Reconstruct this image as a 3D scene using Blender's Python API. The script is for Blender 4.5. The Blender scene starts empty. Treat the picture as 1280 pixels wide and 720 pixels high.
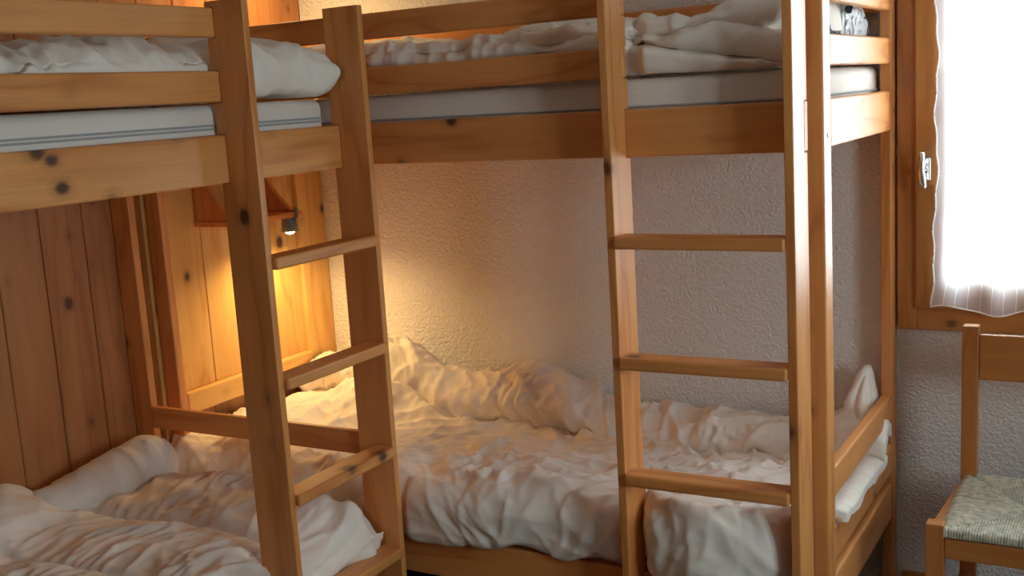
import bpy, bmesh, math, random
import numpy as np
from mathutils import Matrix, Vector, Euler

sc = bpy.context.scene
C = sc.collection
random.seed(4)

# ----------------------------------------------------------------- noise
_rng = np.random.default_rng(11)
_perm = _rng.permutation(256); _perm = np.r_[_perm, _perm]
_g = _rng.normal(size=(256, 3)); _g /= np.linalg.norm(_g, axis=1)[:, None]


def perlin(x, y, z=0.0):
    x, y, z = np.broadcast_arrays(np.asarray(x, float), np.asarray(y, float), np.asarray(z, float))
    xi, yi, zi = np.floor(x).astype(int), np.floor(y).astype(int), np.floor(z).astype(int)
    xf, yf, zf = x - xi, y - yi, z - zi
    f = lambda t: t * t * t * (t * (t * 6 - 15) + 10)
    u, v, w = f(xf), f(yf), f(zf)
    xi &= 255; yi &= 255; zi &= 255

    def gr(dx, dy, dz):
        h = _perm[_perm[_perm[(xi + dx) & 255] + ((yi + dy) & 255)] + ((zi + dz) & 255)]
        g = _g[h]
        return g[..., 0] * (xf - dx) + g[..., 1] * (yf - dy) + g[..., 2] * (zf - dz)
    L = lambda a, b, t: a + t * (b - a)
    return L(L(L(gr(0, 0, 0), gr(1, 0, 0), u), L(gr(0, 1, 0), gr(1, 1, 0), u), v),
             L(L(gr(0, 0, 1), gr(1, 0, 1), u), L(gr(0, 1, 1), gr(1, 1, 1), u), v), w)


def crumple(s, t, seed, f=1.0, amp=1.0, ani=(1.0, 1.0)):
    """soft puffs with crisp folds running several ways, like slept-in cotton (metres)"""
    s = s * ani[0]; t = t * ani[1]
    wx = perlin(s * 3 * f, t * 3 * f, seed + 7.3) * .12 / f
    wy = perlin(s * 3 * f, t * 3 * f, seed + 19.1) * .12 / f
    a, b = s + wx, t + wy
    h = .018 * np.abs(perlin(a * 5 * f, b * 5 * f, seed))
    h += .007 * np.abs(perlin(a * 11 * f + 3, b * 11 * f, seed + 3.1))
    for k, (ang, fr, el, am, po) in enumerate(((.3, 6.5, 3.2, .013, 4), (1.25, 7.5, 3.0, .012, 4), (2.3, 7.0, 2.6, .012, 4), (.8, 14, 3.2, .0085, 3.5), (1.9, 16, 3.4, .0080, 3.5), (2.8, 15, 3.0, .0075, 3.5), (.1, 27, 3.0, .0035, 3), (1.5, 29, 3.0, .0035, 3))):
        c_, s_ = math.cos(ang), math.sin(ang)
        p, q = (a * c_ + b * s_) * fr * f / el, (-a * s_ + b * c_) * fr * f
        gate = .35 + .65 * sstep(-.15, .25, perlin(a * 2.6 * f, b * 2.6 * f, seed + 31 + 5 * k))
        h += am * gate * np.clip(1 - 2.0 * np.abs(perlin(p, q, seed + 41 + 3 * k)), 0, 1) ** po
    h = .042 * np.tanh(h / .042)
    return (h - .011) * amp * 1.5


sstep = lambda a, b, x: (lambda t: t * t * (3 - 2 * t))(np.clip((x - a) / (b - a), 0, 1))
gau = lambda x, m, s: np.exp(-((x - m) / s) ** 2)


def catmull(pts, n):
    """pts: list of arrays (k, ...) -> n samples, roughly even in arc length"""
    P = np.array(pts, float)
    k = len(P)
    seg = np.linalg.norm(np.diff(P.reshape(k, -1), axis=0), axis=1)
    T = np.r_[0, np.cumsum(seg)]; T /= T[-1]
    q = np.linspace(0, 1, n)
    i = np.clip(np.searchsorted(T, q, side='right') - 1, 0, k - 2)
    t = (q - T[i]) / (T[i + 1] - T[i])
    im, ip = np.clip(i - 1, 0, k - 1), np.clip(i + 2, 0, k - 1)
    t = t.reshape((-1,) + (1,) * (P.ndim - 1))
    p0, p1, p2, p3 = P[im], P[i], P[i + 1], P[ip]
    return .5 * (2 * p1 + (p2 - p0) * t + (2 * p0 - 5 * p1 + 4 * p2 - p3) * t ** 2 + (3 * p1 - p0 - 3 * p2 + p3) * t ** 3)


# ----------------------------------------------------------------- node materials
def newmat(name):
    m = bpy.data.materials.new(name); m.use_nodes = True
    nt = m.node_tree; nt.nodes.clear()
    out = nt.nodes.new('ShaderNodeOutputMaterial')
    return m, nt, out


def N(nt, t, **kw):
    n = nt.nodes.new(t)
    for k, v in kw.items():
        if k in ('operation', 'blend_type', 'data_type', 'feature', 'wave_type', 'bands_direction', 'noise_dimensions', 'distance'):
            setattr(n, k, v)
        else:
            n.inputs[k].default_value = v
    return n


def lk(nt, a, b): nt.links.new(a, b)


def ramp(nt, fac, stops):
    r = nt.nodes.new('ShaderNodeValToRGB')
    e = r.color_ramp.elements
    while len(e) < len(stops): e.new(.5)
    for el, (p, c) in zip(e, stops):
        el.position = p; el.color = (*c, 1) if len(c) == 3 else c
    lk(nt, fac, r.inputs['Fac'])
    return r


def pine(name, axis, light, mid, dark, knot=(.10, .035, .015), rough=.46, island=False, knots=.6):
    m, nt, out = newmat(name)
    tc = nt.nodes.new('ShaderNodeTexCoord')
    rnd = nt.nodes.new('ShaderNodeNewGeometry').outputs['Random Per Island'] if island else nt.nodes.new('ShaderNodeObjectInfo').outputs['Random']
    mul = N(nt, 'ShaderNodeMath', operation='MULTIPLY'); mul.inputs[1].default_value = 53.0; lk(nt, rnd, mul.inputs[0])
    add = N(nt, 'ShaderNodeVectorMath', operation='ADD'); lk(nt, tc.outputs['Object'], add.inputs[0]); lk(nt, mul.outputs[0], add.inputs[1])

    def mapped(across, along):
        mp = nt.nodes.new('ShaderNodeMapping')
        s = [across] * 3; s['xyz'.index(axis)] = along
        mp.inputs['Scale'].default_value = s
        lk(nt, add.outputs[0], mp.inputs['Vector'])
        return mp.outputs[0]
    # growth rings
    big = N(nt, 'ShaderNodeTexNoise', Scale=1.0, Detail=2.0, Roughness=.5); lk(nt, mapped(9, 1.1), big.inputs['Vector'])
    m1 = N(nt, 'ShaderNodeMath', operation='MULTIPLY'); m1.inputs[1].default_value = 9.0; lk(nt, big.outputs['Fac'], m1.inputs[0])
    fr = N(nt, 'ShaderNodeMath', operation='PINGPONG'); fr.inputs[1].default_value = 1.0; lk(nt, m1.outputs[0], fr.inputs[0])
    fine = N(nt, 'ShaderNodeTexNoise', Scale=1.0, Detail=3.0, Roughness=.6); lk(nt, mapped(170, 4), fine.inputs['Vector'])
    tone = N(nt, 'ShaderNodeTexNoise', Scale=1.0, Detail=2.0, Roughness=.5); lk(nt, mapped(5, .9), tone.inputs['Vector'])
    r1 = ramp(nt, fr.outputs[0], [(0, light), (.70, mid), (1, dark)])
    r2 = ramp(nt, fine.outputs['Fac'], [(.3, (.92, .90, .88)), (.7, (1.04, 1.04, 1.04))])
    r3 = ramp(nt, tone.outputs['Fac'], [(.3, (.90, .86, .82)), (.7, (1.06, 1.06, 1.06))])
    mx = N(nt, 'ShaderNodeMix', data_type='RGBA', blend_type='MULTIPLY'); mx.inputs['Factor'].default_value = 1
    lk(nt, r1.outputs[0], mx.inputs['A']); lk(nt, r2.outputs[0], mx.inputs['B'])
    mx2 = N(nt, 'ShaderNodeMix', data_type='RGBA', blend_type='MULTIPLY'); mx2.inputs['Factor'].default_value = 1
    lk(nt, mx.outputs['Result'], mx2.inputs['A']); lk(nt, r3.outputs[0], mx2.inputs['B'])
    # knots
    vo = N(nt, 'ShaderNodeTexVoronoi', Scale=1.0, Randomness=1.0); lk(nt, mapped(9.0, 6.5), vo.inputs['Vector'])
    sep = nt.nodes.new('ShaderNodeSeparateColor'); lk(nt, vo.outputs['Color'], sep.inputs[0])
    gate = N(nt, 'ShaderNodeMath', operation='GREATER_THAN'); gate.inputs[1].default_value = knots; lk(nt, sep.outputs[0], gate.inputs[0])
    wob = N(nt, 'ShaderNodeMath', operation='MULTIPLY_ADD'); wob.inputs[1].default_value = .06; lk(nt, fine.outputs['Fac'], wob.inputs[0]); sz = N(nt, 'ShaderNodeMath', operation='MULTIPLY_ADD'); sz.inputs[1].default_value = -.05; lk(nt, sep.outputs[1], sz.inputs[0]); lk(nt, vo.outputs['Distance'], sz.inputs[2]); lk(nt, sz.outputs[0], wob.inputs[2])
    kr = ramp(nt, wob.outputs[0], [(.09, (1, 1, 1)), (.115, (.75, .75, .75)), (.16, (.22, .22, .22)), (.27, (0, 0, 0))])
    kf = N(nt, 'ShaderNodeMath', operation='MULTIPLY'); lk(nt, kr.outputs[0], kf.inputs[0]); lk(nt, gate.outputs[0], kf.inputs[1])
    mx3 = N(nt, 'ShaderNodeMix', data_type='RGBA'); lk(nt, kf.outputs[0], mx3.inputs['Factor'])
    lk(nt, mx2.outputs['Result'], mx3.inputs['A']); mx3.inputs['B'].default_value = (*knot, 1)
    b = N(nt, 'ShaderNodeBsdfPrincipled', Roughness=rough)
    b.inputs['Coat Weight'].default_value = .12; b.inputs['Coat Roughness'].default_value = .35
    lk(nt, mx3.outputs['Result'], b.inputs['Base Color'])
    bp = N(nt, 'ShaderNodeBump', Strength=.08, Distance=.002); lk(nt, fine.outputs['Fac'], bp.inputs['Height']); lk(nt, bp.outputs[0], b.inputs['Normal'])
    lk(nt, b.outputs[0], out.inputs[0])
    return m


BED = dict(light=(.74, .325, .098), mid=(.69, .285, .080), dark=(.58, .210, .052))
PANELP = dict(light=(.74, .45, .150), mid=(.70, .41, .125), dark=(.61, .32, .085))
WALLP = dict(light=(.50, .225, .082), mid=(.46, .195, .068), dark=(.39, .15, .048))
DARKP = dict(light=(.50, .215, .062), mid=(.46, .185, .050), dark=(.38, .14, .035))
PX = {a: pine('bed_pine_' + a, a, **BED) for a in 'xyz'}
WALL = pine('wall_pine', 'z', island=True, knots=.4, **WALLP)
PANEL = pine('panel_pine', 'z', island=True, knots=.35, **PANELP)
HX = {a: pine('headboard_pine_' + a, a, **PANELP) for a in 'xyz'}
DX = {a: pine('varnished_pine_' + a, a, knots=.8, rough=.3, **DARKP) for a in 'xyz'}


def simple(name, col, rough=.5, metal=0.0, bump=None, emit=None, spec=None, noise=None):
    m, nt, out = newmat(name)
    b = N(nt, 'ShaderNodeBsdfPrincipled', Roughness=rough, Metallic=metal)
    b.inputs['Base Color'].default_value = (*col, 1)
    if spec is not None: b.inputs['Specular IOR Level'].default_value = spec
    tc = nt.nodes.new('ShaderNodeTexCoord')
    if noise:
        nz = N(nt, 'ShaderNodeTexNoise', Scale=noise[0], Detail=3.0); lk(nt, tc.outputs['Object'], nz.inputs['Vector'])
        a = noise[1]
        r = ramp(nt, nz.outputs['Fac'], [(.3, tuple(c * (1 - a) for c in col)), (.7, tuple(min(1, c * (1 + a)) for c in col))])
        lk(nt, r.outputs[0], b.inputs['Base Color'])
    if bump:
        nz = N(nt, 'ShaderNodeTexNoise', Scale=bump[0], Detail=3.0, Roughness=.55); lk(nt, tc.outputs['Object'], nz.inputs['Vector'])
        r = ramp(nt, nz.outputs['Fac'], [(.38, (0, 0, 0)), (.66, (1, 1, 1))])
        bp = N(nt, 'ShaderNodeBump', Strength=bump[1], Distance=bump[2]); lk(nt, r.outputs[0], bp.inputs['Height']); lk(nt, bp.outputs[0], b.inputs['Normal'])
    if emit:
        b.inputs['Emission Color'].default_value = (*emit[0], 1); b.inputs['Emission Strength'].default_value = emit[1]
    lk(nt, b.outputs[0], out.inputs[0])
    return m


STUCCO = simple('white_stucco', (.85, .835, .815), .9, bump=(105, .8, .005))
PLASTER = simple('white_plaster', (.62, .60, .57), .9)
FLOORM = simple('dark_floor', (.07, .045, .03), .5, noise=(30, .3))
COTTON = simple('white_cotton', (.86, .80, .72), .85, spec=.2, bump=(330, .12, .001))
TICKING = simple('mattress_ticking', (.76, .70, .63), .9, spec=.2, bump=(200, .3, .002))
PIPING = simple('grey_piping', (.38, .38, .37), .9)
PILLOWM = simple('pillow_cotton', (.76, .70, .63), .9, spec=.2, bump=(260, .15, .0015))
CHROME = simple('brushed_chrome', (.75, .76, .78), .25, metal=1.0)
GREYMETAL = simple('grey_metal', (.14, .15, .155), .45, metal=.3)
BULB = simple('lit_bulb', (1, 1, 1), .4, emit=((1, .80, .50), 30.0))
BLACK = simple('black_plastic', (.01, .012, .018), .3)
RUSH = simple('woven_rush', (.47, .455, .35), .75, noise=(60, .35))
DARKBASE = simple('dark_bed_base', (.02, .02, .022), .7)


def plastic_film():
    m, nt, out = newmat('white_plastic_film')
    d = N(nt, 'ShaderNodeBsdfPrincipled', Roughness=.25); d.inputs['Base Color'].default_value = (.82, .86, .88, 1)
    t = nt.nodes.new('ShaderNodeBsdfTranslucent'); t.inputs[0].default_value = (.85, .88, .9, 1)
    mx = nt.nodes.new('ShaderNodeMixShader'); mx.inputs[0].default_value = .3
    lk(nt, d.outputs[0], mx.inputs[1]); lk(nt, t.outputs[0], mx.inputs[2]); lk(nt, mx.outputs[0], out.inputs[0])
    return m


def sheer():
    m, nt, out = newmat('sheer_voile')
    tc = nt.nodes.new('ShaderNodeTexCoord'); sx = nt.nodes.new('ShaderNodeSeparateXYZ'); lk(nt, tc.outputs['UV'], sx.inputs[0])
    a = N(nt, 'ShaderNodeMath', operation='MULTIPLY'); a.inputs[1].default_value = 34.0; lk(nt, sx.outputs[0], a.inputs[0])
    f = N(nt, 'ShaderNodeMath', operation='FRACT'); lk(nt, a.outputs[0], f.inputs[0])
    l = N(nt, 'ShaderNodeMath', operation='LESS_THAN'); l.inputs[1].default_value = .10; lk(nt, f.outputs[0], l.inputs[0])
    fac = N(nt, 'ShaderNodeMath', operation='MULTIPLY_ADD'); fac.inputs[1].default_value = .28; fac.inputs[2].default_value = .56; lk(nt, l.outputs[0], fac.inputs[0])
    tr = nt.nodes.new('ShaderNodeBsdfTransparent')
    tl = nt.nodes.new('ShaderNodeBsdfTranslucent'); tl.inputs[0].default_value = (.9, .92, .95, 1)
    df = nt.nodes.new('ShaderNodeBsdfDiffuse'); df.inputs[0].default_value = (.80, .84, .95, 1)
    m1 = nt.nodes.new('ShaderNodeMixShader'); m1.inputs[0].default_value = .45
    lk(nt, tl.outputs[0], m1.inputs[1]); lk(nt, df.outputs[0], m1.inputs[2])
    m2 = nt.nodes.new('ShaderNodeMixShader'); lk(nt, fac.outputs[0], m2.inputs[0])
    lk(nt, tr.outputs[0], m2.inputs[1]); lk(nt, m1.outputs[0], m2.inputs[2]); lk(nt, m2.outputs[0], out.inputs[0])
    return m


def glass():
    m, nt, out = newmat('window_glass')
    tr = nt.nodes.new('ShaderNodeBsdfTransparent'); tr.inputs[0].default_value = (.95, .98, .97, 1)
    gl = nt.nodes.new('ShaderNodeBsdfGlossy'); gl.inputs['Roughness'].default_value = .02
    mx = nt.nodes.new('ShaderNodeMixShader'); mx.inputs[0].default_value = .06
    lk(nt, tr.outputs[0], mx.inputs[1]); lk(nt, gl.outputs[0], mx.inputs[2]); lk(nt, mx.outputs[0], out.inputs[0])
    return m


FILM, SHEER, GLASS = plastic_film(), sheer(), glass()


# ----------------------------------------------------------------- object helpers
def empty(name, loc, label=None, cat=None, group=None, kind=None):
    o = bpy.data.objects.new(name, None); C.objects.link(o); o.location = loc; o.empty_display_size = .05
    tag(o, label, cat, group, kind)
    return o


def tag(o, label=None, cat=None, group=None, kind=None):
    for k, v in (('label', label), ('category', cat), ('group', group), ('kind', kind)):
        if v: o[k] = v
    return o


def wloc(o):
    v = Vector((0, 0, 0))
    while o: v = v + o.location; o = o.parent
    return v


def link(name, me, mat, parent=None, centre=None, smooth=False):
    """me is in world coordinates; its origin is moved to centre (default: its own middle)"""
    n = len(me.vertices); co = np.empty(n * 3); me.vertices.foreach_get('co', co); co = co.reshape(-1, 3)
    c = (co.min(0) + co.max(0)) / 2 if centre is None else np.array(centre)
    me.vertices.foreach_set('co', (co - c).ravel()); me.update()
    if smooth: me.polygons.foreach_set('use_smooth', [True] * len(me.polygons))
    o = bpy.data.objects.new(name, me); C.objects.link(o)
    if mat: me.materials.append(mat)
    o.location = Vector(c) - (wloc(parent) if parent else Vector((0, 0, 0)))
    if parent: o.parent = parent
    return o


def bm_box(bm, x0, x1, y0, y1, z0, z1, bev=.003, seg=2):
    t = bmesh.new()
    bmesh.ops.create_cube(t, size=1)
    for v in t.verts:
        v.co = ((x0 + x1) / 2 + v.co.x * (x1 - x0), (y0 + y1) / 2 + v.co.y * (y1 - y0), (z0 + z1) / 2 + v.co.z * (z1 - z0))
    if bev: bmesh.ops.bevel(t, geom=t.edges[:], offset=bev, segments=seg, profile=.5, affect='EDGES')
    merge(bm, t)


def merge(bm, t):
    me = bpy.data.meshes.new('tmp'); t.to_mesh(me); t.free(); bm.from_mesh(me); bpy.data.meshes.remove(me)


def finish(bm, name, mat, parent=None, smooth=False, centre=None):
    me = bpy.data.meshes.new(name); bm.to_mesh(me); bm.free()
    return link(name, me, mat, parent, centre, smooth)


def box(name, mat, parent, x0, x1, y0, y1, z0, z1, bev=.003, seg=2):
    bm = bmesh.new(); bm_box(bm, x0, x1, y0, y1, z0, z1, bev, seg)
    if isinstance(mat, dict):
        d = (x1 - x0, y1 - y0, z1 - z0); mat = mat['xyz'[d.index(max(d))]]
    return finish(bm, name, mat, parent)


def prism(bm, poly, plane, c0, c1, bev=.003):
    """poly in the plane ('xz' extruded along y, 'yz' along x, 'xy' along z)"""
    t = bmesh.new()
    mk = {'xz': lambda a, b, c: (a, c, b), 'yz': lambda a, b, c: (c, a, b), 'xy': lambda a, b, c: (a, b, c)}[plane]
    A = [t.verts.new(mk(a, b, c0)) for a, b in poly]; B = [t.verts.new(mk(a, b, c1)) for a, b in poly]
    t.faces.new(A); t.faces.new(B[::-1])
    for i in range(len(poly)):
        j = (i + 1) % len(poly); t.faces.new((A[j], A[i], B[i], B[j]))
    bmesh.ops.recalc_face_normals(t, faces=t.faces[:])
    if bev: bmesh.ops.bevel(t, geom=t.edges[:], offset=bev, segments=2, profile=.5, affect='EDGES')
    merge(bm, t)


def lathe(bm, prof, c, n=24, axis=(0, 0, 1)):
    q = Vector((0, 0, 1)).rotation_difference(Vector(axis)).to_matrix()
    rings = []
    for r, z in prof:
        rings.append([bm.verts.new(Vector(c) + q @ Vector((r * math.cos(2 * math.pi * k / n), r * math.sin(2 * math.pi * k / n), z))) for k in range(n)])
    for a, b in zip(rings, rings[1:]):
        for k in range(n):
            l = (k + 1) % n; bm.faces.new((a[k], a[l], b[l], b[k]))
    if prof[0][0] > 0: bm.faces.new(rings[0][::-1])
    if prof[-1][0] > 0: bm.faces.new(rings[-1])


def tube(bm, pts, r, n=8, closed_ends=True):
    pts = [Vector(p) for p in pts]; rings = []
    up = Vector((0, 0, 1))
    for i, p in enumerate(pts):
        d = (pts[min(i + 1, len(pts) - 1)] - pts[max(i - 1, 0)]).normalized()
        a = d.cross(up)
        if a.length < .05: a = d.cross(Vector((1, 0, 0)))
        a.normalize(); b = a.cross(d)
        rr = r[i] if hasattr(r, '__len__') else r
        rings.append([bm.verts.new(p + a * rr * math.cos(2 * math.pi * k / n) + b * rr * math.sin(2 * math.pi * k / n)) for k in range(n)])
    for A, B in zip(rings, rings[1:]):
        for k in range(n):
            l = (k + 1) % n; bm.faces.new((A[k], A[l], B[l], B[k]))
    if closed_ends:
        bm.faces.new(rings[0][::-1]); bm.faces.new(rings[-1])


def grid_mesh(name, P, uv=None):
    nu, nv = P.shape[:2]
    idx = np.arange(nu * nv).reshape(nu, nv)
    q = np.stack([idx[:-1, :-1], idx[1:, :-1], idx[1:, 1:], idx[:-1, 1:]], -1).reshape(-1, 4)
    me = bpy.data.meshes.new(name)
    me.vertices.add(nu * nv); me.vertices.foreach_set('co', P.reshape(-1).astype(np.float32))
    me.loops.add(q.size); me.loops.foreach_set('vertex_index', q.ravel().astype(np.int32))
    me.polygons.add(len(q)); me.polygons.foreach_set('loop_start', (np.arange(len(q)) * 4).astype(np.int32))
    if uv is not None:
        l = me.uv_layers.new(name='UVMap'); l.data.foreach_set('uv', uv.reshape(-1, 2)[q.ravel()].ravel().astype(np.float32))
    me.update(calc_edges=True); me.validate()
    return me


def gnormals(P):
    n = np.cross(np.gradient(P, axis=0), np.gradient(P, axis=1))
    n /= np.linalg.norm(n, axis=-1, keepdims=True) + 1e-9
    return n


# ----------------------------------------------------------------- camera
H = 1.53
f_px = 1397.78
Rr = Vector((0.8702974, 0.48887127, -0.05989424)); Ru = Vector((-0.03110822, 0.17592376, 0.98391215)); Rf = Vector((-0.4915432, 0.85443298, -0.1683139))
cam = bpy.data.cameras.new('camera'); cam.sensor_width = 36; cam.sensor_fit = 'HORIZONTAL'; cam.lens = f_px / 1280 * 36
cam.clip_start = .02
co = bpy.data.objects.new('camera', cam); C.objects.link(co)
M = Matrix((Rr, Ru, -Rf)).transposed().to_4x4(); M.translation = (0, 0, H); co.matrix_world = M
sc.camera = co

# ----------------------------------------------------------------- the room
XL, YW, XR, YF, ZC = -2.70, 3.27, 1.60, -1.50, 2.45
S = 'structure'
bm = bmesh.new(); bm_box(bm, XL - .2, XR + .2, YF - .2, YW + .3, -.1, 0, 0); tag(finish(bm, 'floor', FLOORM), kind=S)
bm = bmesh.new(); bm_box(bm, XL - .2, XR + .2, YF - .2, YW + .3, ZC, ZC + .1, 0); tag(finish(bm, 'ceiling', PLASTER), kind=S)
# pine plank wall: vertical boards about 15 cm wide
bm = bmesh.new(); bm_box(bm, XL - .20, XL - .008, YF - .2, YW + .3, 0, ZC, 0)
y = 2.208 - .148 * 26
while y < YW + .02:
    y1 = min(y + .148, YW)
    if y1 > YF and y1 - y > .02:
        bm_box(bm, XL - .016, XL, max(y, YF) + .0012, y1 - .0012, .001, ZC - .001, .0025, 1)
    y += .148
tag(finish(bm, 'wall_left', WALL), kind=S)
# back wall with the window opening
WX0, WX1, WZ0, WZ1 = -.575, .475, .85, 1.99
bm = bmesh.new()
for b in ((XL, WX0, 0, ZC), (WX1, XR + .2, 0, ZC), (WX0, WX1, 0, WZ0), (WX0, WX1, WZ1, ZC)):
    bm_box(bm, b[0], b[1], YW, YW + .26, b[2], b[3], 0)
tag(finish(bm, 'wall_back', STUCCO), kind=S)
VY0, VY1, VZ0, VZ1 = .55, 1.55, .90, 2.05      # unseen opening added in the right wall to let in fill daylight
bm = bmesh.new()
for b in ((YF, VY0, 0, ZC), (VY1, YW, 0, ZC), (VY0, VY1, 0, VZ0), (VY0, VY1, VZ1, ZC)): bm_box(bm, XR, XR + .2, b[0], b[1], b[2], b[3], 0)
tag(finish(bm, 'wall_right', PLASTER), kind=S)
bm = bmesh.new(); bm_box(bm, XL, XR, YF - .2, YF, 0, ZC, 0); tag(finish(bm, 'wall_front', WALL), kind=S)
bm = bmesh.new(); bm_box(bm, -.60, XR, YW - .014, YW - .0005, 0, .075, .003); tag(finish(bm, 'baseboard_back', DX['x']), kind=S)

# window: fixed frame, two casements, glass, lever handle
win = empty('window_1', (-.05, 3.25, .815), kind=S)
FX0, FX1, FZ0, FZ1 = -.607, .507, .815, 2.02
for nm, b in (('frame', (FX0, -.553, FZ0, FZ1)), ('frame', (.453, FX1, FZ0, FZ1)), ('frame', (-.553, .453, FZ0, .883)), ('frame', (-.553, .453, 1.95, FZ1))):
    box('window_frame', DX, win, b[0], b[1], 3.236, 3.268, b[2], b[3], .003)
for k, (a, b) in enumerate(((-.557, -.052), (-.048, .457))):
    st = box('window_sash', DX, win, a, a + .088, 3.222, 3.262, .879, 1.955, .004)
    box('stile', DX, st, b - .088, b, 3.222, 3.262, .879, 1.955, .004)
    box('bottom_rail', DX, st, a + .088, b - .088, 3.224, 3.262, .879, .966, .004)
    box('top_rail', DX, st, a + .088, b - .088, 3.224, 3.262, 1.875, 1.955, .004)
    box('pane', GLASS, st, a + .086, b - .086, 3.243, 3.247, .955, 1.877, 0)
# reveal boards between the frame and the outside
bm = bmesh.new()
bm_box(bm, FX0 + .035, FX0 + .052, 3.268, YW + .25, .855, 1.985, 0); bm_box(bm, FX1 - .052, FX1 - .035, 3.268, YW + .25, .855, 1.985, 0)
bm_box(bm, WX0, WX1, 3.268, YW + .27, WZ0, WZ0 + .02, 0)
finish(bm, 'reveal', DX['z'], win)
h = empty('handle_mount', (-.531, 3.222, 1.268)); h.parent = win; h.location = Vector((-.531, 3.222, 1.268)) - win.location
bpy.data.objects.remove(h)
hp = box('window_handle', CHROME, win, -.541, -.514, 3.212, 3.2225, 1.236, 1.300, .004, 3)
bm = bmesh.new(); lathe(bm, [(.009, 0), (.009, .022), (.012, .024), (.012, .034)], (-.5275, 3.213, 1.268), 20, (0, -1, 0)); finish(bm, 'neck', CHROME, hp, True)
bm = bmesh.new()
tube(bm, [(-.530, 3.186, 1.318), (-.5305, 3.180, 1.314), (-.532, 3.177, 1.29), (-.532, 3.178, 1.262), (-.529, 3.180, 1.236), (-.527, 3.184, 1.222), (-.5265, 3.189, 1.219)],
     [.004, .0085, .0095, .0095, .0095, .008, .003], 14)
finish(bm, 'lever', CHROME, hp, True)

fill_win = empty('added_fill_window', (XR, 1.05, VZ0), kind=S)  # made-up window out of view, added for cool fill light
for b in ((VY0, VY0 + .05, VZ0, VZ1), (VY1 - .05, VY1, VZ0, VZ1), (VY0 + .05, VY1 - .05, VZ0, VZ0 + .05), (VY0 + .05, VY1 - .05, VZ1 - .05, VZ1)):
    box('window_frame', DX, fill_win, XR + .02, XR + .06, b[0], b[1], b[2], b[3], .003)
for a, b in ((VY0 + .05, 1.048), (1.052, VY1 - .05)):
    st = box('window_sash', DX, fill_win, XR + .01, XR + .05, a, a + .07, VZ0 + .051, VZ1 - .051, .004)
    box('stile', DX, st, XR + .01, XR + .05, b - .07, b, VZ0 + .051, VZ1 - .051, .004)
    box('bottom_rail', DX, st, XR + .012, XR + .05, a + .0705, b - .0705, VZ0 + .051, VZ0 + .13, .004)
    box('top_rail', DX, st, XR + .012, XR + .05, a + .0705, b - .0705, VZ1 - .13, VZ1 - .051, .004)
    box('pane', GLASS, st, XR + .028, XR + .032, a + .068, b - .068, VZ0 + .128, VZ1 - .128, 0)

# ----------------------------------------------------------------- bunk beds
ZB0, ZB1, ZM0, ZM1, ZT0, ZT1, ZTOP = 1.377, 1.485, 1.557, 1.6256, 1.697, 1.762, 1.776
ZL0, ZL1 = .25, .365                       # low side beam
ZR = [1.2054 - .28 * k for k in range(4)]  # rung tops
RT = .0286


def notched(c_out, c_in, depth, notches, ztop=ZTOP):
    """outline of a ladder upright: straight outer edge, inner edge let in around the rails"""
    s = 1 if c_in > c_out else -1
    p = [(c_out, 0), (c_out, ztop), (c_in, ztop)]
    for a, b in sorted(notches, reverse=True):
        p += [(c_in, b), (c_in - s * depth, b), (c_in - s * depth, a), (c_in, a)]
    p += [(c_in, 0)]
    return p


ALLN = [(ZL0, ZL1), (ZB0, ZB1), (ZM0, ZM1), (ZT0, ZT1)]
e_ = .0008
pad = lambda L: [(a - e_, b + e_) for a, b in L]

# bed along the plank wall
A = empty('bunk_bed', (-2.25, 1.3, 0), 'pine bunk bed along the brown plank wall, narrow ladder on its long side', 'bunk bed', 'pine bunk beds')
XO, XI = -1.7082, -1.8177                 # outer and inner edge of the ladder uprights
for (y0, y1), nn in (((1.8780, 1.8977), ALLN), ((2.2880, 2.3080), ALLN[:2])):
    bm = bmesh.new(); prism(bm, notched(XO, XI, .0235, pad(nn)), 'xz', y0, y1, .0022); finish(bm, 'ladder_upright', PX['z'], A)
for z in ZR: box('rung', PX, A, -1.763, -1.6962, 1.8982, 2.2876, z - RT, z, .006, 3)
FXA = -1.795
box('side_beam', PX, A, FXA - .03, FXA, .36, 2.3076, ZB0, ZB1, .004)
box('side_beam', PX, A, FXA - .03, FXA, .36, 2.3076, ZL0, ZL1, .004)
box('guard_rail', PX, A, FXA - .024, FXA, .36, 1.8930, ZM0, ZM1, .006, 3)
box('guard_rail', PX, A, FXA - .024, FXA, .36, 1.8930, ZT0, ZT1, .006, 3)
box('post', PX, A, -2.698, -2.621, 2.3115, 2.3375, 0, ZTOP, .004)
box('post', PX, A, -2.698, -2.621, .33, .3565, 0, ZTOP, .004)
box('post', PX, A, -1.872, FXA, .33, .3595, 0, ZTOP, .004)
box('end_rail', PX, A, -2.6205, -1.74, 2.3090, 2.3300, .600, .666, .004)
box('end_rail', PX, A, -2.6205, -1.74, 2.3090, 2.3300, .27, ZL1, .004)
box('end_beam', PX, A, -2.6205, -1.74, 2.3090, 2.3300, ZB0, ZB1, .004)
for z in ((ZB0, ZB1), (ZL0, ZL1)): box('wall_beam', PX, A, -2.697, -2.670, .3575, 2.3105, z[0], z[1], .003)
for z in (.292, 1.422):
    bm = bmesh.new()
    for k in range(14): bm_box(bm, -2.6695, -1.8255, .40 + k * .135, .40 + k * .135 + .09, z, z + .018, .002, 1)
    finish(bm, 'slat_base', PX['x'], A)

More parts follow.
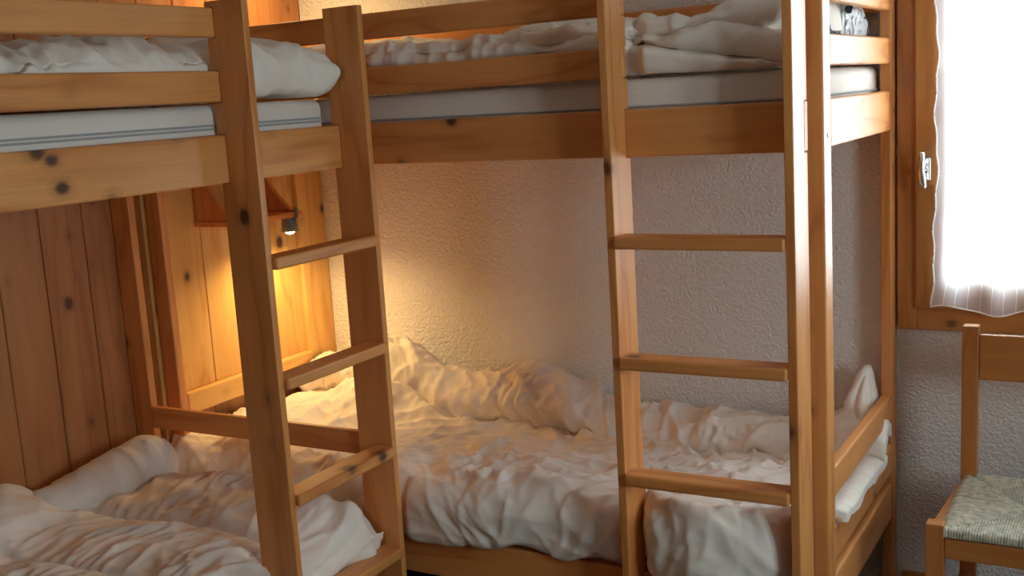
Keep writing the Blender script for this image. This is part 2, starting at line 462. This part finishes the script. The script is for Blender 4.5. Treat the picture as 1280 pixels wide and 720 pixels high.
# bed along the stucco wall
B = empty('bunk_bed', (-1.65, 2.8, 0), 'pine bunk bed along the white stucco wall, open end railed beside the window', 'bunk bed', 'pine bunk beds')
YO, YI, FYB = 2.2927, 2.4022, 2.380
for (x0, x1), nn in (((-1.0636, -1.0439), ALLN), ((-.6541, -.6341), ALLN[:2])):
    bm = bmesh.new(); prism(bm, notched(YO, YI, .0235, pad(nn)), 'yz', x0, x1, .0022); finish(bm, 'ladder_upright', PX['z'], B)
for z in ZR: box('rung', PX, B, -1.0435, -.6545, 2.2807, 2.347, z - RT, z, .006, 3)
box('side_beam', PX, B, -2.66, -.6345, FYB, FYB + .03, ZB0, ZB1, .004)
box('side_beam', PX, B, -2.66, -.6345, FYB, FYB + .03, ZL0, ZL1, .004)
box('guard_rail', PX, B, -2.66, -1.0445, FYB, FYB + .024, ZM0, ZM1, .006, 3)
box('guard_rail', PX, B, -2.66, -1.0445, FYB, FYB + .024, ZT0, ZT1, .006, 3)
box('guard_rail', PX, B, -2.664, -.6445, 3.236, 3.260, ZT0, ZT1, .006, 3)
box('wall_beam', PX, B, -2.664, -.6445, 3.238, 3.262, ZB0, ZB1, .003)
box('wall_beam', PX, B, -2.664, -.6445, 3.238, 3.262, ZL0, ZL1, .003)
XE = -.6130
box('post', PX, B, XE - .050, XE, 2.4575, 2.5250, 0, ZTOP, .005, 3)
box('post', PX, B, XE - .031, XE, 3.1905, 3.2620, 0, ZTOP, .005, 3)
box('post', PX, B, -2.66, -2.60, 2.4105, 2.44, 0, ZTOP, .004)
for nm, z0, z1, bv in (('end_rail', ZT0, ZT1, .007), ('end_rail', ZM0, ZM1, .007), ('end_beam', ZB0, ZB1, .007), ('end_rail', .559, .633, .006), ('end_rail', .401, .487, .006), ('end_rail', .262, .368, .006)):
    box(nm, PX, B, XE - .028, XE - .001, 2.5252, 3.1903, z0, z1, bv, 3)
for z in (.292, 1.422):
    bm = bmesh.new()
    for k in range(15): bm_box(bm, -2.66 + k * .135, -2.66 + k * .135 + .09, 2.4105, 3.2375, z, z + .018, .002, 1)
    finish(bm, 'slat_base', PX['y'], B)
for px_, py_, pz_ in ((XE, 2.491, 1.405), (XE, 3.226, 1.432), (XE, 3.226, 1.36)):
    bm = bmesh.new(); lathe(bm, [(.0055, -.004), (.0055, .0008), (.003, .0012)], (px_, py_, pz_), 14, (1, 0, 0)); finish(bm, 'bolt', GREYMETAL, B, True)
# headboard: framed plank panel against the plank wall
hb = box('headboard', HX, B, -2.698, -2.664, 2.400, 2.496, .002, 1.76, .004)
box('stile', HX, hb, -2.698, -2.664, 3.119, 3.266, .002, 1.76, .004)
box('rail', HX, hb, -2.698, -2.655, 2.4965, 3.1185, .584, .655, .005)
box('rail', HX, hb, -2.698, -2.664, 2.4965, 3.1185, 1.66, 1.76, .004)
bm = bmesh.new(); y = 2.504 - .147 + .0
for a, b in ((2.4965, 2.503), (2.503, 2.651), (2.651, 2.79), (2.79, 2.93), (2.93, 3.070), (3.070, 3.1185)):
    bm_box(bm, -2.698, -2.683, a + .0010, b - .0010, .655, 1.66, .002, 1)
finish(bm, 'plank_panel', PANEL, hb)

# ----------------------------------------------------------------- mattresses
def mattress(label, x0, x1, y0, y1, z0, z1, face):
    bm = bmesh.new(); bm_box(bm, x0, x1, y0, y1, z0, z1, .022, 4)
    o = tag(finish(bm, 'mattress', TICKING, None, True), label, 'mattress', 'white bunk mattresses')
    for z in face:
        bm = bmesh.new(); r = .02; p = []
        for cx, cy, a0 in ((x1 - r, y1 - r, 0), (x0 + r, y1 - r, 90), (x0 + r, y0 + r, 180), (x1 - r, y0 + r, 270)):
            for k in range(5):
                a = math.radians(a0 + k * 22.5); p.append((cx + (r + .001) * math.cos(a), cy + (r + .001) * math.sin(a), z))
        p.append(p[0]); tube(bm, p, .0028, 6, False)
        finish(bm, 'piping', PIPING, o, True)
    return o


mattress('white mattress on the top bunk along the plank wall', -2.667, -1.8275, .375, 2.275, 1.440, 1.553, (1.4985, 1.5065))
mattress('white mattress on the top bunk along the stucco wall', -2.652, -.655, 2.4125, 3.236, 1.440, 1.553, (1.490,))
mattress('white mattress under the rumpled duvet on the lower bunk by the plank wall', -2.667, -1.8275, .375, 2.275, .310, .425, ())
mattress('white mattress under the rumpled duvet on the lower bunk by the stucco wall', -2.652, -.655, 2.4125, 3.236, .310, .425, ())


# ----------------------------------------------------------------- duvets
def duvet(label, P, wr, extra=None):
    """P (nu,nv,3) smooth sheet; wr (nu,nv) displacement along its normal"""
    n = gnormals(P)
    if n[..., 2].mean() < 0: n = -n
    P = P + n * wr[..., None]
    if extra is not None: P = extra(P)
    o = link('duvet', grid_mesh('duvet', P), COTTON, None, None, True)
    return tag(o, label, 'duvet', 'white duvets')


def arc(P, ax):
    d = np.linalg.norm(np.diff(P, axis=ax), axis=-1)
    z = np.zeros_like(P[..., 0])
    if ax == 0: z[1:] = np.cumsum(d, 0)
    else: z[:, 1:] = np.cumsum(d, 1)
    return z


# lower bunk along the stucco wall
nu, nv = 330, 230
u = np.linspace(0, 1, nu)
x = -2.645 + np.minimum(u / .94, 1) * (2.645 - .668) + np.maximum(u - .94, 0) * .02
roll = .60 - .055 * sstep(-1.75, -1.2, x) - .02 * gau(x, -1.45, .15) + .03 * gau(x, -1.72, .16) - .06 * gau(x, -2.2, .16)
bulge = .045 * gau(x, -.85, .16)
nearpl = np.maximum(gau(x, -1.054, .035), gau(x, -.644, .035))
yfr = 2.345 + .012 * np.sin(x * 9) - bulge
yfr = yfr * (1 - nearpl) + 2.425 * nearpl
yfr = np.where(x < -1.72, np.maximum(yfr, 2.36), yfr)
hem = .372 + .012 * np.sin(x * 13 + 1) - .0 * bulge + .03 * gau(x, -1.14, .07) - .012 * gau(x, -.85, .12)
ed = .505 + .022 * gau(x, -.85, .2) + .02 * sstep(-1.5, -1.15, x) + .01 * np.sin(x * 6)
prof = []
def pp(yv, zv): prof.append(np.stack([x, np.broadcast_to(yv, x.shape), np.broadcast_to(zv, x.shape)], -1))
pp(3.232, .445); pp(3.246, .49); pp(3.238, roll - .03); pp(3.185, roll); pp(3.105, roll - .012); pp(3.045, roll - .05); pp(3.045, roll - .085); pp(3.075, .474); pp(3.03, .462); pp(2.95, .472)
pp(2.83, .495); pp(2.70, .505); pp(2.58, .515); pp(2.46, .525 + 0 * x); pp(yfr + .055, ed + .012); pp(yfr + .015, ed - .012); pp(yfr, .46 + .4 * (ed - .5)); pp(yfr + .004, .415); pp(yfr + .012, hem + .008); pp(yfr + .03, hem); pp(yfr + .062, hem + .03)
P = catmull(prof, nv).transpose(1, 0, 2)
s, t = arc(P, 0), arc(P, 1)
X, Y, Z = P[..., 0], P[..., 1], P[..., 2]
tt = np.linspace(0, 1, nv)[None, :]
w = crumple(s, t, 2.2, 1.0, 1.25) + .016 * perlin(s * 2.2, t * 3.3, 4.4)
w += .010 * np.abs(perlin(s * 9 + .6 * np.sin(t * 9), t * 2.3, 8.8)) * sstep(2.62, 2.40, Y)   # folds running down the front
w *= (.35 + .65 * sstep(.99, .93, tt)) * (1 - .40 * sstep(2.44, 2.38, Y))


def lb_extra(P):
    X, Y, Z = P[..., 0].copy(), P[..., 1].copy(), P[..., 2].copy()
    Z += .135 * np.exp(-((X + 2.27) / .17) ** 2 - ((Y - 3.10) / .24) ** 2) + .05 * np.exp(-((X + 2.5) / .2) ** 2 - ((Y - 3.0) / .3) ** 2)          # pillow under the duvet
    q = np.clip((np.linspace(0, 1, P.shape[0])[:, None] - .94) / .06, 0, 1)
    Z += .05 * np.exp(-((X + .70) / .06) ** 2 - ((Y - 3.10) / .12) ** 2) * (1 - q)
    # between the posts the end is drawn out over the end rail and hangs a little
    q = np.clip((np.linspace(0, 1, P.shape[0])[:, None] - .94) / .06, 0, 1)
    win_ = sstep(2.555, 2.60, Y) * sstep(3.175, 3.13, Y)
    lift = sstep(-.80, -.66, X) * win_
    Z = Z + lift * np.clip(.500 - Z, 0, 1)
    hang = .040 + .03 * perlin(Y * 9, 2.2, 7.7)
    X = np.where(q > 0, -.668 + win_ * (.064 + .012 * perlin(Y * 11, 1.1, 5.5)) * np.sin(np.minimum(q * 1.35, 1) * 1.5708), X)
    Z = Z - q ** 2 * (win_ * hang + (1 - win_) * .03)
    Y = np.minimum(Y, 3.255)
    return np.stack([X, Y, np.maximum(Z, np.where((Y < 2.42) | (X > -.64), .2, .428))], -1)


lbd = duvet('rumpled white duvet on the lower bunk along the stucco wall, rolled up against the wall', P, w, lb_extra)
# its corner is bunched upright behind the end rail
bm = bmesh.new(); bmesh.ops.create_icosphere(bm, subdivisions=6, radius=1)
d = np.array([v.co[:] for v in bm.verts]) * np.array([.040, .085, .112])
k = 1 + .9 * (np.abs(perlin(d[:, 0] * 14, d[:, 1] * 16, d[:, 2] * 6 + 2)) - .2) + .35 * (np.abs(perlin(d[:, 0] * 34, d[:, 1] * 34, d[:, 2] * 13)) - .2)
d[:, :2] *= (k * (1 - .25 * d[:, 2] / .115))[:, None]
for v, p in zip(bm.verts, d): v.co = (min(-.684 + p[0] + .10 * max(p[2], 0) ** 1.5, -.6435), min(3.165 + p[1] + .14 * p[2], 3.255), .605 + p[2])
finish(bm, 'bunched_corner', COTTON, lbd, True)

# lower bunk along the plank wall
nu, nv = 300, 190
yy = np.linspace(.45, 2.272, nu)
far = sstep(1.85, 2.25, yy)
prof = []
def pq(xv, zv): prof.append(np.stack([np.broadcast_to(xv, yy.shape), yy, np.broadcast_to(zv, yy.shape)], -1))
xf = -1.772 + .010 * np.sin(yy * 8) + .028 * gau(yy, 2.22, .06)
npl = gau(yy, 1.888, .03)
xf = xf * (1 - npl) + (-1.832) * npl
hemz = .352 - .006 * np.sin(yy * 11) - .012 * gau(yy, 2.2, .06)
lo = sstep(1.80, 1.98, yy)
pq(-2.690, .43); pq(-2.694, .50 - .04 * lo); pq(-2.678, .545 - .075 * lo); pq(-2.64, .555 - .08 * lo); pq(-2.58, .535 - .06 * lo); pq(-2.49, .475 + .01 * far); pq(-2.36, .468 + .055 * far); pq(-2.2, .472 + .06 * far); pq(-2.05, .475 + .045 * far); pq(-1.92, .468 + .045 * far)
pq(xf - .065, .452 + .045 * far); pq(xf - .02, .432 + .02 * far); pq(xf, .40); pq(xf + .002, hemz + .015); pq(xf - .008, hemz); pq(xf - .035, hemz + .016)
P = catmull(prof, nv).transpose(1, 0, 2)
s, t = arc(P, 0), arc(P, 1)
Yg = P[..., 1]
w = crumple(s, t, 14.2, 1.0, .95, (.55, 1.15)) + .014 * perlin(s * 2.6, t * 2.1, 31.4)
ch = (Yg + .012 * np.sin(t * 7)) / .29 - .05
fr_ = np.abs((ch - .72) - np.round(ch - .72)) * .29
seam = np.exp(-(fr_ / .010) ** 2)
w = w * (1 - .6 * np.exp(-(fr_ / .02) ** 2)) - .010 * seam + .012 * (1 - np.exp(-(fr_ / .07) ** 2))
w += .006 * np.abs(perlin(t * 16, s * 2.5, 77.)) * np.exp(-(fr_ / .06) ** 2)
tt = np.linspace(0, 1, nv)[None, :]
w *= (.3 + .7 * sstep(.99, .92, tt))


def la_extra(P):
    X, Y, Z = P[..., 0].copy(), P[..., 1].copy(), P[..., 2].copy()
    e = sstep(2.18, 2.272, Y)
    Z = Z - e ** 2 * .05 * sstep(.40, .45, Z)
    X = np.maximum(X, -2.6975)
    Y = np.minimum(Y, 2.284)
    return np.stack([X, Y, np.maximum(Z, np.where(X < -1.83, .428, .3))], -1)


duvet('rumpled white quilted duvet on the lower bunk along the plank wall', P, w, la_extra)

# top bunk along the plank wall: thick, folded, front edge turned under
nu, nv = 300, 120
yy = np.linspace(.40, 2.278, nu)
openg = sstep(1.90, 1.93, yy)             # between the ladder uprights it may swell outwards
xf = -1.835 + .030 * openg * sstep(1.90, 2.05, yy) + .025 * sstep(2.1, 2.25, yy)
top = 1.688 + .012 * np.sin(yy * 7 + 1) + .018 * gau(yy, 2.16, .09) - .03 * gau(yy, 1.86, .08) - .012 * gau(yy, 1.2, .2)
prof = []
pq(-2.66, 1.572); pq(-2.655, 1.64); pq(-2.58, top - .01); pq(-2.42, top); pq(-2.25, top + .006); pq(-2.08, top + .004); pq(-1.95, top); pq(xf - .05, top - .012); pq(xf - .012, top - .045); pq(xf, 1.632); pq(xf - .003, 1.595); pq(xf - .018, 1.572); pq(xf - .06, 1.5655); pq(xf - .12, 1.566)
P = catmull(prof, nv).transpose(1, 0, 2)
s, t = arc(P, 0), arc(P, 1)
w = crumple(s, t, 51.2, 1.0, 1.1, (1.3, .7)) + .012 * perlin(s * 4, t * 2, 61.4)
w += .026 * np.abs(perlin(s * 13, t * 2.2 + 5, 47.0)) * sstep(1.95, 1.85, P[..., 1]) - .004 + .02 * np.abs(perlin(s * 6, t * 5 + 5, 49.0)) * sstep(1.85, 1.95, P[..., 1])
tt = np.linspace(0, 1, nv)[None, :]
w *= .3 + .7 * sstep(.95, .80, tt)


def ua_extra(P):
    X, Y, Z = P[..., 0].copy(), P[..., 1].copy(), P[..., 2].copy()
    # far end rounds off; it bulges a little past the far upright on the outside
    e = np.clip((Y - 2.235) / .045, 0, 1)
    k = 1 - np.sqrt(np.clip(1 - e ** 2, 0, 1))
    Z = 1.615 + (Z - 1.615) * (1 - .55 * k)
    X = np.minimum(X, np.where(Y < 1.93, -1.828, -1.74)); X = np.maximum(X, -2.69)
    Y = np.minimum(Y, 2.285)
    return np.stack([X, Y, np.maximum(Z, 1.5555)], -1)


duvet('thick folded white duvet on the top bunk along the plank wall', P, w, ua_extra)

# top bunk along the stucco wall
nu, nv = 330, 170
x = np.linspace(-2.62, -.668, nu)
openg = sstep(-1.03, -1.00, x) * sstep(-.66, -.70, x)
yf = 2.428 - .030 * openg
hi = sstep(-1.0, -.84, x) * .055
top = 1.668 + .016 * np.sin(x * 9 + .6) + .012 * np.sin(x * 17) + hi - .02 * gau(x, -1.75, .08)
prof = []
pp(3.20, 1.575); pp(3.21, 1.63); pp(3.15, top + .02); pp(3.0, top + .025); pp(2.85, top + .022); pp(2.70, top + .012); pp(2.56, top + .0)
cz = np.where(x > -1.06, 1.636 - .068 * np.clip((x + 1.04) / .36, 0, 1), 1.612 + .010 * np.sin(x * 13))
c2 = 1.656 + .006 * np.sin(x * 21) - .004
og = sstep(-1.07, -1.02, x)
pp(yf + .10, top - .012); pp(yf + .060, np.maximum(top - .03, 1.672)); pp(yf + .036 + .012 * og, 1.664 + 0 * x); pp(yf + .040 + .034 * og, c2); pp(yf + .016 + .004 * og, c2 - .012)
pp(yf + .008, (c2 + cz) / 2); pp(yf + .014, cz + .010); pp(yf + .024 + .02 * og, cz); pp(yf + .006, cz - .008); pp(yf, (cz + 1.567) / 2 - .002); pp(yf + .012, 1.5655); pp(yf + .05, 1.563); pp(yf + .10, 1.564)
P = catmull(prof, nv).transpose(1, 0, 2)
s, t = arc(P, 0), arc(P, 1)
w = crumple(s, t, 81.2, .95, .95) + .020 * perlin(s * 5, t * 3, 91.4)
tt = np.linspace(0, 1, nv)[None, :]
w *= .25 + .75 * sstep(.93, .72, tt)


def ub_extra(P):
    X, Y, Z = P[..., 0].copy(), P[..., 1].copy(), P[..., 2].copy()
    e = np.clip((X + .76) / .092, 0, 1); k = 1 - np.sqrt(np.clip(1 - e ** 2, 0, 1))
    Z = 1.60 + (Z - 1.60) * (1 - .75 * k * sstep(2.55, 2.75, Y))
    Y = np.maximum(Y, np.where((X < -1.035), 2.413, 2.385)); Y = np.maximum(Y, np.where(np.abs(X + .644) < .03, 2.41, 0)); Y = np.minimum(Y, 3.232)
    return np.stack([X, Y, np.maximum(Z, 1.5555)], -1)


duvet('rumpled white duvet on the top bunk along the stucco wall', P, w, ub_extra)

# pillow on the lower bunk, pushed along the plank wall
nu, nv = 90, 64
a0, a1 = Vector((-2.640, 1.76, .480)), Vector((-2.520, 2.277, .540))
ax = (a1 - a0).normalized(); sd = ax.cross(Vector((0, 0, 1))).normalized(); up = sd.cross(ax)
q = np.linspace(0, 1, nu)[:, None]; th = np.linspace(0, 2 * math.pi, nv)[None, :]
env = np.clip(1 - np.where(q > .5, np.abs(2 * q - 1) ** 7, np.abs(2 * q - 1) ** 3), 0, 1) ** .5
r1 = (.050 + .050 * q) * env; r2 = (.035 + .050 * q) * env
ra = r1 * np.cos(th); rb = r2 * np.sin(th)
P = np.array(a0)[None, None] + q[..., None] * np.array(a1 - a0) + ra[..., None] * np.array(sd) + rb[..., None] * np.array(up)
n = P - (np.array(a0)[None, None] + q[..., None] * np.array(a1 - a0)); n /= np.linalg.norm(n, axis=-1, keepdims=True) + 1e-9
P = P + n * (crumple(P[..., 0] * 1.0 + P[..., 2], P[..., 1], 5.5, 1.0, .7) * env)[..., None]
P[..., 0] = np.maximum(P[..., 0], -2.694)
P[:, -1] = P[:, 0]
me = grid_mesh('pillow', P); bm = bmesh.new(); bm.from_mesh(me); bmesh.ops.remove_doubles(bm, verts=bm.verts, dist=.0004); bm.to_mesh(me); bm.free()
tag(link('pillow', me, PILLOWM, None, None, True), 'rolled grey white pillow lying against the plank wall on the lower bunk', 'pillow')


# ----------------------------------------------------------------- shelf and reading lamp (one set per sleeping level)
def shelf_and_lamp(z, lab_s, lab_l):
    sh = empty('wall_shelf', (-2.68, 2.78, z), lab_s, 'shelf', 'bedside shelves')
    box('board', PX, sh, -2.6825, -2.490, 2.626, 2.940, z + .006, z + .024, .003)
    for y0, y1 in ((2.632, 2.650), (2.914, 2.932)):
        pl = [(-2.6825, z + .0245), (-2.520, z + .0245)]
        for k in range(1, 9):
            a = k / 8; pl.append((-2.520 - .105 * a - .03 * math.sin(a * math.pi), z + .0245 + .17 * a))
        pl.append((-2.6825, z + .195))
        bm = bmesh.new(); prism(bm, pl, 'xz', y0, y1, .002); finish(bm, 'side_panel', PX['z'], sh)
    lx, ly = -2.520, 2.900
    la = empty('reading_lamp', (lx, ly, z), lab_l, 'lamp', 'bedside reading lamps')
    bm = bmesh.new(); lathe(bm, [(.0225, .0005), (.0240, -.002), (.0300, -.048), (.0278, -.048), (.022, -.004)], (lx, ly, z + .0050), 32); finish(bm, 'lamp_shade', GREYMETAL, la, True)
    bm = bmesh.new()
    lathe(bm, [(.0001, -.027), (.011, -.0245), (.019, -.016), (.0215, -.006), (.020, .004), (.012, .018), (.0001, .024)], (lx, ly, z - .026), 24); finish(bm, 'bulb', BULB, la, True)
    bm = bmesh.new(); bm_box(bm, lx + .031, lx + .0355, ly - .007, ly + .007, z + .001, z + .040, .002); bm_box(bm, lx - .012, lx + .034, ly - .007, ly + .007, z + .0245, z + .029, .002); bm_box(bm, lx + .016, lx + .034, ly - .007, ly + .007, z + .001, z + .0055, .001)
    finish(bm, 'clamp', GREYMETAL, la)
    L = bpy.data.lights.new('bulb_light', 'SPOT'); L.energy = LAMP_W; L.color = (1, .66, .26); L.spot_size = math.radians(162); L.spot_blend = .9; L.shadow_soft_size = .012
    lo = bpy.data.objects.new('bulb_light', L); C.objects.link(lo); lo.parent = la; lo.location = (0, 0, -.067)
    return sh, la


LAMP_W = 11.0
shelf_and_lamp(1.170, 'small pine shelf with curved sides on the headboard planks above the lower bunk', 'lit grey cone reading lamp clipped under the pine shelf')
shelf_and_lamp(2.180, 'small pine shelf with curved sides on the plank wall above the top bunk', 'lit grey cone reading lamp on the shelf above the top bunk')

# ----------------------------------------------------------------- curtain
nu, nv = 260, 150
u = np.linspace(0, 1, nu)[:, None]; v = np.linspace(0, 1, nv)[None, :]
zc = .884 + .008 * np.sin(u * 30) + .006 * np.sin(u * 17 + 2)
Zc = 1.95 + (zc - 1.95) * (1 - v)
Xc = -.497 + .99 * u + (1 - u) ** 6 * (.004 * np.sin(Zc * 21) + .002 * np.sin(Zc * 61) - .012 * sstep(1.2, .9, Zc))
Yc = 3.195 + .010 * np.sin(u * 62 + 1.2 * np.sin(Zc * 3)) + .005 * np.sin(u * 23 + Zc * 5)
P = np.stack([Xc + 0 * v, Yc + 0 * v, Zc + 0 * u], -1)
uv = np.stack([u + 0 * v, v + 0 * u], -1)
cu = link('curtain', grid_mesh('curtain', P, uv), SHEER, None, None, True)
tag(cu, 'sheer white striped curtain hanging over the bright window', 'curtain')
bm = bmesh.new(); tube(bm, [tuple(p) for p in P[0, ::-1][:]] + [tuple(p) for p in P[:, 0]], .0022, 6); finish(bm, 'hem', COTTON, cu, True)
bm = bmesh.new(); tube(bm, [(-.52, 3.195, 1.953), (.52, 3.195, 1.953)], .006, 10); finish(bm, 'rod', CHROME, cu, True)
for xx in (-.515, .515): box('rod_bracket', CHROME, cu, xx - .006, xx + .006, 3.19, 3.2225, 1.945, 1.962, .002)

# ----------------------------------------------------------------- chair
ch_ = empty('chair', (-.21, 2.85, 0), 'pine ladder-back chair with a grey green rush seat under the window', 'chair')
CX0, CX1, CY0, CY1 = -.431, .009, 2.630, 3.070
for xx in (CX0, CX1 - .041): box('leg', DX, ch_, xx, xx + .041, CY0, CY0 + .040, 0, .482, .004, 3)
for xx in (CX0 + .022, CX1 - .063):
    bm = bmesh.new()
    prism(bm, [(3.032, 0), (3.034, .46), (3.050, .872), (3.082, .872), (3.070, .46), (3.070, 0)], 'yz', xx, xx + .041, .004); finish(bm, 'back_post', DX['z'], ch_)
box('seat_rail', DX, ch_, CX0 + .0415, CX1 - .0415, CY0 + .006, CY0 + .028, .398, .449, .003)
box('seat_rail', DX, ch_, CX0 + .064, CX1 - .064, 3.04, 3.062, .398, .449, .003)
for sgn, xx in ((1, CX0), (-1, CX1)):
    bm = bmesh.new()
    x0, x1, x2, x3 = (xx + .004, xx + .026, xx + .050, xx + .026) if sgn > 0 else (xx - .026, xx - .004, xx - .026, xx - .050)
    prism(bm, [(x0, CY0 + .0405), (x1, CY0 + .0405), (x2, 3.033), (x3, 3.033)] if sgn > 0 else [(x0, CY0 + .0405), (x1, CY0 + .0405), (x2, 3.033), (x3, 3.033)], 'xy', .415, .463, .003); finish(bm, 'seat_rail', DX['y'], ch_)
    bm = bmesh.new(); prism(bm, [(x0, CY0 + .0405), (x1, CY0 + .0405), (x2, 3.033), (x3, 3.033)], 'xy', .18, .205, .003); finish(bm, 'stretcher', DX['y'], ch_)
box('stretcher', DX, ch_, CX0 + .0415, CX1 - .0415, CY0 + .008, CY0 + .028, .21, .24, .003)
for z0, z1 in ((.728, .850),): box('back_slat', DX, ch_, CX0 + .0635, CX1 - .0635, 3.052, 3.068, z0, z1, .004)
# rush seat: every strand runs in from a rail, turns at the diagonal and runs out to the next rail
bm = bmesh.new()
x0, x1, y0, y1 = CX0 + .030, CX1 - .030, CY0 + .004, 3.066
cx, cy = (x0 + x1) / 2, (y0 + y1) / 2
n = 30
rnd = random.Random(3)
for sx in (-1, 1):
    for sy in (-1, 1):
        for k in range(n):
            g = (k + .5) / n
            ex, ey = (x0 if sx < 0 else x1), (y0 if sy < 0 else y1)
            px, py = ex + (cx - ex) * g, ey + (cy - ey) * g
            zz = lambda d: .470 - .012 * d + rnd.uniform(-.0012, .0012)
            hw = (x1 - x0) / 2 / n * .62
            jit = rnd.uniform(-.001, .001)
            pts = [(px + jit, ey + sy * .000, .452), (px + jit, ey - sy * .006, .466), (px, ey - sy * .02, zz(.1))]
            if g > .12: pts.append((px, (ey * .5 + py * .5), zz(g * .6)))
            pts += [(px, py, zz(g) - .003)]
            if g > .12: pts.append(((ex * .5 + px * .5), py, zz(g * .6)))
            pts += [(ex - sx * .014, py, zz(.1)), (ex - sx * .002, py + jit, .464), (ex, py + jit, .452)]
            tube(bm, pts, hw, 6)
bm_box(bm, x0 + .012, x1 - .012, y0 + .012, y1 - .012, .440, .455, .002, 1)
finish(bm, 'rush_seat', RUSH, ch_, True)

# ----------------------------------------------------------------- crumpled bag on the top bunk
bm = bmesh.new(); bmesh.ops.create_icosphere(bm, subdivisions=6, radius=1)
co_ = np.array([v.co[:] for v in bm.verts])
d = co_ * np.array([.030, .185, .085])
rad = 1 + .30 * (np.abs(perlin(d[:, 0] * 22, d[:, 1] * 22, d[:, 2] * 22 + 4)) - .25) + .35 * (np.abs(perlin(d[:, 0] * 9, d[:, 1] * 9, d[:, 2] * 9)) - .2) - .16 * np.clip(1 - 3 * np.abs(perlin(d[:, 0] * 34 + 3, d[:, 1] * 34, d[:, 2] * 34)), 0, 1) ** 3
d = d * rad[:, None]
zlow = d[:, 2].min()
for v_, p in zip(bm.verts, d): v_.co = (-.683 + p[0] * .9, 3.005 + p[1], 1.64 + max(p[2], -.0805))
bag = finish(bm, 'plastic_bag', FILM, None, True)
tag(bag, 'crumpled white plastic bag on the top bunk behind the end rails by the window', 'bag')
bm = bmesh.new(); bmesh.ops.create_uvsphere(bm, u_segments=16, v_segments=10, radius=.011)
for v_ in bm.verts: v_.co = Vector((-.657, 2.90, 1.694)) + v_.co
finish(bm, 'toggle', BLACK, bag, True)['label'] = 'small round black toggle'

# ----------------------------------------------------------------- light
w_ = bpy.data.worlds.new('overcast_sky'); sc.world = w_; w_.use_nodes = True
bgn = w_.node_tree.nodes['Background']; bgn.inputs[0].default_value = (.80, .92, 1.0, 1); bgn.inputs[1].default_value = 17.0
pl = bpy.data.lights.new('window_portal', 'AREA'); pl.shape = 'RECTANGLE'; pl.size = 1.0; pl.size_y = 1.1
pl.cycles.is_portal = True
po = bpy.data.objects.new('window_portal', pl); C.objects.link(po); po.location = (-.05, 3.50, 1.42); po.rotation_euler = (-math.pi / 2, 0, 0)
p2 = bpy.data.lights.new('window_portal', 'AREA'); p2.shape = 'RECTANGLE'; p2.size = 1.1; p2.size_y = .98; p2.cycles.is_portal = True
po2 = bpy.data.objects.new('window_portal', p2); C.objects.link(po2); po2.location = (XR + .21, 1.05, 1.475); po2.rotation_euler = (0, math.pi / 2, 0)  # portal of the added side window

sc.view_settings.view_transform = 'Standard'; sc.view_settings.look = 'None'; sc.view_settings.gamma = 1; sc.view_settings.use_curve_mapping = False
sc.view_settings.exposure = 0.42
sc.cycles.max_bounces = 12; sc.cycles.diffuse_bounces = 6; sc.cycles.transparent_max_bounces = 16
sc.cycles.sample_clamp_indirect = 8
